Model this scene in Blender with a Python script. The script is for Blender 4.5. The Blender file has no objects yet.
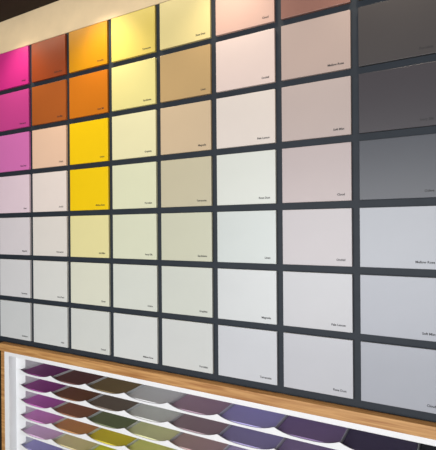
import bpy, bmesh, math, random
from mathutils import Vector, Matrix
random.seed(4)
S=0.85; CZ=1.6
sc=bpy.context.scene
sc.view_settings.view_transform='Standard'
def lin(c):
    r=[]
    for v in c:
        v/=255.0
        r.append(v/12.92 if v<=0.04045 else ((v+0.055)/1.055)**2.4)
    return (r[0],r[1],r[2],1)
def mat(name,c,rough=0.5,spec=0.4,noise=0.0,nscale=30,bump=0.0):
    m=bpy.data.materials.new(name); m.use_nodes=True
    nt=m.node_tree; b=nt.nodes['Principled BSDF']
    b.inputs['Roughness'].default_value=rough
    b.inputs['Specular IOR Level'].default_value=spec
    L=lin(c); b.inputs['Base Color'].default_value=L
    if noise or bump:
        tc=nt.nodes.new('ShaderNodeTexCoord'); n=nt.nodes.new('ShaderNodeTexNoise')
        n.inputs['Scale'].default_value=nscale; n.inputs['Detail'].default_value=4
        nt.links.new(tc.outputs['Object'],n.inputs['Vector'])
        if noise:
            r=nt.nodes.new('ShaderNodeValToRGB')
            r.color_ramp.elements[0].position=0.3; r.color_ramp.elements[1].position=0.7
            r.color_ramp.elements[0].color=tuple(v*(1-noise) for v in L[:3])+(1,)
            r.color_ramp.elements[1].color=tuple(min(1,v*(1+noise)) for v in L[:3])+(1,)
            nt.links.new(n.outputs['Fac'],r.inputs['Fac']); nt.links.new(r.outputs['Color'],b.inputs['Base Color'])
        if bump:
            bp=nt.nodes.new('ShaderNodeBump'); bp.inputs['Strength'].default_value=bump; bp.inputs['Distance'].default_value=0.002
            nt.links.new(n.outputs['Fac'],bp.inputs['Height']); nt.links.new(bp.outputs['Normal'],b.inputs['Normal'])
    return m
def wood(name,c1,c2):
    m=bpy.data.materials.new(name); m.use_nodes=True
    nt=m.node_tree; b=nt.nodes['Principled BSDF']; b.inputs['Roughness'].default_value=0.45
    tc=nt.nodes.new('ShaderNodeTexCoord'); mp=nt.nodes.new('ShaderNodeMapping'); mp.inputs['Scale'].default_value=(1.5,30,30)
    n=nt.nodes.new('ShaderNodeTexNoise'); n.inputs['Scale'].default_value=3; n.inputs['Detail'].default_value=8; n.inputs['Distortion'].default_value=0.6
    r=nt.nodes.new('ShaderNodeValToRGB'); r.color_ramp.elements[0].position=0.3; r.color_ramp.elements[1].position=0.7
    r.color_ramp.elements[0].color=lin(c1); r.color_ramp.elements[1].color=lin(c2)
    nt.links.new(tc.outputs['Object'],mp.inputs['Vector']); nt.links.new(mp.outputs['Vector'],n.inputs['Vector'])
    nt.links.new(n.outputs['Fac'],r.inputs['Fac']); nt.links.new(r.outputs['Color'],b.inputs['Base Color'])
    return m
def addbox(bm,x0,x1,y0,y1,z0,z1,mi=0):
    vs=[bm.verts.new((x,y,z)) for x in(x0,x1) for y in(y0,y1) for z in(z0,z1)]
    for f in((0,1,3,2),(4,6,7,5),(0,4,5,1),(2,3,7,6),(0,2,6,4),(1,5,7,3)):
        fc=bm.faces.new([vs[i] for i in f]); fc.material_index=mi
def mkobj(name,bm,mats,loc=(0,0,0),parent=None,bev=0):
    bmesh.ops.recalc_face_normals(bm,faces=bm.faces)
    me=bpy.data.meshes.new(name); bm.to_mesh(me); bm.free()
    for m in mats: me.materials.append(m)
    o=bpy.data.objects.new(name,me); sc.collection.objects.link(o); o.location=loc
    if parent: o.parent=parent
    if bev:
        md=o.modifiers.new('bev','BEVEL'); md.width=bev; md.segments=2; md.limit_method='ANGLE'
    return o
def X(u): return u*S
def Z(v): return CZ+v*S     # v relative to camera height

# ---------------- materials
slate=mat('slate_wall_paint',(38,45,53),0.6,0.3,0.08,15,0.1)
beige=mat('cove_beige_paint',(210,190,156),0.7,0.2,0.05,8)
ceilm=mat('ceiling_dark_paint',(44,34,28),0.8,0.2,0.1,6)
sidem=mat('side_wall_paint',(70,62,56),0.8,0.2,0.1,6)
floorm=wood('floor_wood',(95,75,58),(140,115,90))
oak=wood('oak',(160,108,58),(212,164,104))
white=mat('white_lacquer',(238,240,242),0.4,0.4,0.02,10)
inner=mat('cabinet_interior',(170,172,178),0.6,0.3,0.05,10)
ink=mat('label_ink',(40,40,42),0.6)

# ---------------- room
XL=-3.22;XR=2.4; YB=-4.5
topv=1.585; ledgev=-0.853
bm=bmesh.new()
addbox(bm,X(XL),X(XR),0,0.5,Z(ledgev),Z(topv),0)
addbox(bm,X(XL),X(XR),0.42,0.5,0,Z(ledgev),0)
mkobj('wall_back',bm,[slate])
bm=bmesh.new(); addbox(bm,X(XL),X(XR),-0.006,0.0,Z(1.345),Z(topv)); mkobj('trim_1',bm,[beige])
bm=bmesh.new(); addbox(bm,X(XL)-0.1,X(XL),YB,0.5,0,Z(topv)); mkobj('wall_left',bm,[sidem])
bm=bmesh.new(); addbox(bm,X(XR),X(XR)+0.1,YB,0.5,0,Z(topv)); mkobj('wall_right',bm,[sidem])
bm=bmesh.new(); addbox(bm,X(XL)-0.1,X(XR)+0.1,YB,0.5,-0.1,0); mkobj('floor',bm,[floorm])
bm=bmesh.new(); addbox(bm,X(XL)-0.1,X(XR)+0.1,YB,0.5,Z(topv),Z(topv)+0.1); mkobj('ceiling',bm,[ceilm])

# ---------------- panels
cols=[
 [(182,42,122),(186,64,134),(206,112,176),(222,202,212),(214,208,211),(210,210,211),(203,206,206)],
 [(140,62,28),(158,84,34),(222,188,162),(225,214,207),(218,213,206),(213,214,209),(206,209,207)],
 [(186,128,14),(188,108,22),(232,192,14),(234,196,16),(222,214,156),(213,214,196),(205,208,203)],
 [(208,188,96),(214,205,138),(221,216,174),(213,215,184),(209,212,188),(206,210,201),(206,209,207)],
 [(212,198,140),(178,150,106),(196,175,145),(189,182,156),(196,197,176),(200,204,195),(201,204,202)],
 [(196,164,152),(211,194,188),(212,203,196),(207,211,205),(198,205,203),(202,206,207),(195,198,203)],
 [(136,98,88),(174,156,149),(178,164,160),(180,168,168),(185,180,183),(188,189,193),(185,187,193)],
 [(82,74,70),(68,65,66),(63,60,65),(71,74,82),(165,169,177),(163,167,176),(161,165,174)],
 [(70,60,58),(62,58,60),(60,56,62),(80,82,90),(150,155,166),(150,156,168),(152,158,172)],
]
words=['Orchid','Terracotta','Ochre','Pale Lemon','Sandstone','Mellow Rose','Rose Dust','Graphite','Soft Mist','Linen','Porcelain','Cloud','Magnolia','Ivory Silk']
wm=[]
for w in words:
    cu=bpy.data.curves.new('t','FONT'); cu.body=w; cu.size=0.0125; cu.offset=0.0003; cu.align_x='RIGHT'; cu.resolution_u=2
    o=bpy.data.objects.new('t',cu); sc.collection.objects.link(o)
    bpy.context.view_layer.update()
    me=bpy.data.meshes.new_from_object(o); me.materials.clear(); me.materials.append(ink)
    wm.append(me); bpy.data.objects.remove(o)
PW=0.3795; PH=0.3118; G=0.036; x7=-0.385; top1=1.024; T=0.014
for k in range(9):
    for r in range(7):
        x0=x7+(k-7)*PW; x1=x0+PW-G
        zt=top1-(r-1)*PH; zb=zt-PH+G
        cx=X((x0+x1)/2); cz=Z((zt+zb)/2); hw=X(x1-x0)/2; hh=S*(zt-zb)/2
        bm=bmesh.new(); addbox(bm,-hw,hw,-T,0,-hh,hh)
        m=mat('paint_%d_%d'%(k,r),cols[k][r],0.32,0.4,0.02,5,0.05)
        p=mkobj('color_sample_panel',bm,[m],(cx,-0.001,cz),bev=0.0015)
        t=bpy.data.objects.new('label',wm[(k*5+r*3)%len(wm)]); sc.collection.objects.link(t)
        t.parent=p; t.location=(hw-0.026,-T-0.0006,-hh+0.022); t.rotation_euler=(math.pi/2,0,0)

# ---------------- oak ledge + side
zl=Z(ledgev); LT=0.046
fy=-0.035
lx=-2.965
bm=bmesh.new()
addbox(bm,X(lx)-0.04,X(XR)-0.002,-0.048,-0.001,zl-LT,zl)
addbox(bm,X(lx)-0.04,X(lx)-0.001,-0.030,0.41,0,zl-LT-0.001)
mkobj('oak_ledge_surround',bm,[oak],bev=0.002)

# ---------------- cabinet
cab=bpy.data.objects.new('swatch_display_cabinet',None); sc.collection.objects.link(cab)
cx0=X(lx)+0.001; ct=zl-LT-0.001; cb=0.0
ST=0.045; RT=0.028
CW=X(0.331); RP=X(0.110); n=14
ix0=X(-2.80); ix1=ix0+n*CW; cx1=ix1+ST
bm=bmesh.new()
addbox(bm,cx0,cx0+ST,fy,0.4,cb,ct)
addbox(bm,cx0+ST,ix0-0.004,fy+0.05,0.4,cb+0.06,ct-RT)
addbox(bm,ix1,cx1,fy,0.4,cb,ct)
addbox(bm,cx0+ST,ix1,fy,0.4,ct-RT,ct)
addbox(bm,cx0+ST,ix1,fy,0.4,cb,cb+0.06)
mkobj('frame',bm,[white],parent=cab,bev=0.002)
bm=bmesh.new(); addbox(bm,ix0,ix1,0.395,0.40,cb+0.06,ct-RT); mkobj('back_board',bm,[inner],parent=cab)
nr=int((ct-RT-cb-0.06)/RP)
sh=bmesh.new()
base=[
 [(92,30,84),(80,46,42),(98,80,48),(178,182,186),(128,104,118),(122,116,158),(98,78,114),(56,48,72),(28,28,34)],
 [(112,40,104),(94,56,36),(88,76,66),(158,160,154),(118,98,104),(112,104,140),(108,92,124),(72,62,88),(40,40,48)],
 [(140,66,134),(112,70,48),(84,92,62),(168,166,120),(136,112,112),(140,130,160),(84,70,104),(90,80,104),(60,60,70)],
 [(156,96,150),(150,104,60),(186,150,34),(200,190,90),(150,128,124),(160,150,172),(100,90,120),(84,84,100),(70,70,84)],
 [(176,130,170),(188,150,110),(206,172,30),(196,196,130),(150,140,130),(146,146,168),(120,110,136),(100,100,120),(80,80,96)],
]
shm=[]; sb=bmesh.new()
sy0=fy+0.008
for j in range(nr):
    zs=ct-RT-(j+1)*RP
    addbox(sh,ix0,ix1,sy0,0.394,zs-0.003,zs)
    for i in range(n):
        a=ix0+i*CW
        N=14; prev=None
        for q in range(N+1):
            t=q/N; x=a+t*CW
            e=abs(2*t-1); h=0.005+0.022*(e**3.0)
            vs=[sh.verts.new((x,sy0-0.004,zs-0.006)),sh.verts.new((x,sy0-0.004,zs+h)),sh.verts.new((x,sy0,zs+h)),sh.verts.new((x,sy0,zs-0.006))]
            if prev:
                for b in range(4):
                    sh.faces.new([prev[b],vs[b],vs[(b+1)%4],prev[(b+1)%4]])
            prev=vs
        addbox(sh,a-0.0015,a+0.0015,sy0,0.30,zs,zs+0.020)
        c=base[j%5][i%9] if j<5 else base[(j*2)%5][(i+j)%9]
        g=sum(c)/3
        c=tuple(min(255,int((v*0.9+g*0.1)*1.42+28)) for v in c)
        k=len(shm); shm.append(mat('swatch_%d_%d'%(j,i),c,0.5,0.3,0.02,20))
        addbox(sb,a+0.006,a+CW-0.006,sy0+0.004,0.30,zs+0.001,zs+0.009,k)
mkobj('shelves',sh,[white],parent=cab)
mkobj('colour_sheets',sb,shm,parent=cab)

# ---------------- camera
cam=bpy.data.cameras.new('camera'); co=bpy.data.objects.new('camera',cam); sc.collection.objects.link(co)
cam.sensor_fit='HORIZONTAL'; cam.sensor_width=36; cam.lens=36*430/436
cam.shift_y=3/436
M=Matrix.Rotation(math.radians(28.74),4,'Z')@Matrix.Rotation(math.pi/2,4,'X')@Matrix.Rotation(math.radians(-0.45),4,'Z')
co.rotation_euler=M.to_euler()
co.location=(0,-2.095*S,CZ)
sc.camera=co

# ---------------- lights
def area(name,loc,rot,sx,sy,e,c):
    l=bpy.data.lights.new(name,'AREA'); l.shape='RECTANGLE'; l.size=sx; l.size_y=sy; l.energy=e; l.color=c
    o=bpy.data.objects.new(name,l); sc.collection.objects.link(o); o.location=loc; o.rotation_euler=rot; return o
area('daylight',(-0.9,-4.2,1.2),(math.radians(88),0,0),4.2,2.2,182,(0.985,0.99,1.0))
area('ceiling_led_strip',(X(-0.6),-0.30,Z(topv)-0.03),(math.radians(20),0,0),4.6,0.06,6,(1.0,0.86,0.66))
for i,(xx,en) in enumerate(((-2.75,14),(-1.95,21),(-1.05,11),(-0.2,13),(0.65,4))):
    l=bpy.data.lights.new('ceiling_downlight','SPOT'); l.energy=en; l.spot_size=math.radians(95); l.spot_blend=0.9; l.color=(1.0,0.86,0.66); l.shadow_soft_size=0.04
    o=bpy.data.objects.new('ceiling_downlight',l); sc.collection.objects.link(o); o.location=(X(xx),-0.24,Z(topv)-0.03)
    o.rotation_euler=(math.radians(12),0,0)
w=bpy.data.worlds.new('world'); sc.world=w; w.use_nodes=True
w.node_tree.nodes['Background'].inputs[0].default_value=(0.94,0.97,1,1); w.node_tree.nodes['Background'].inputs[1].default_value=0.85
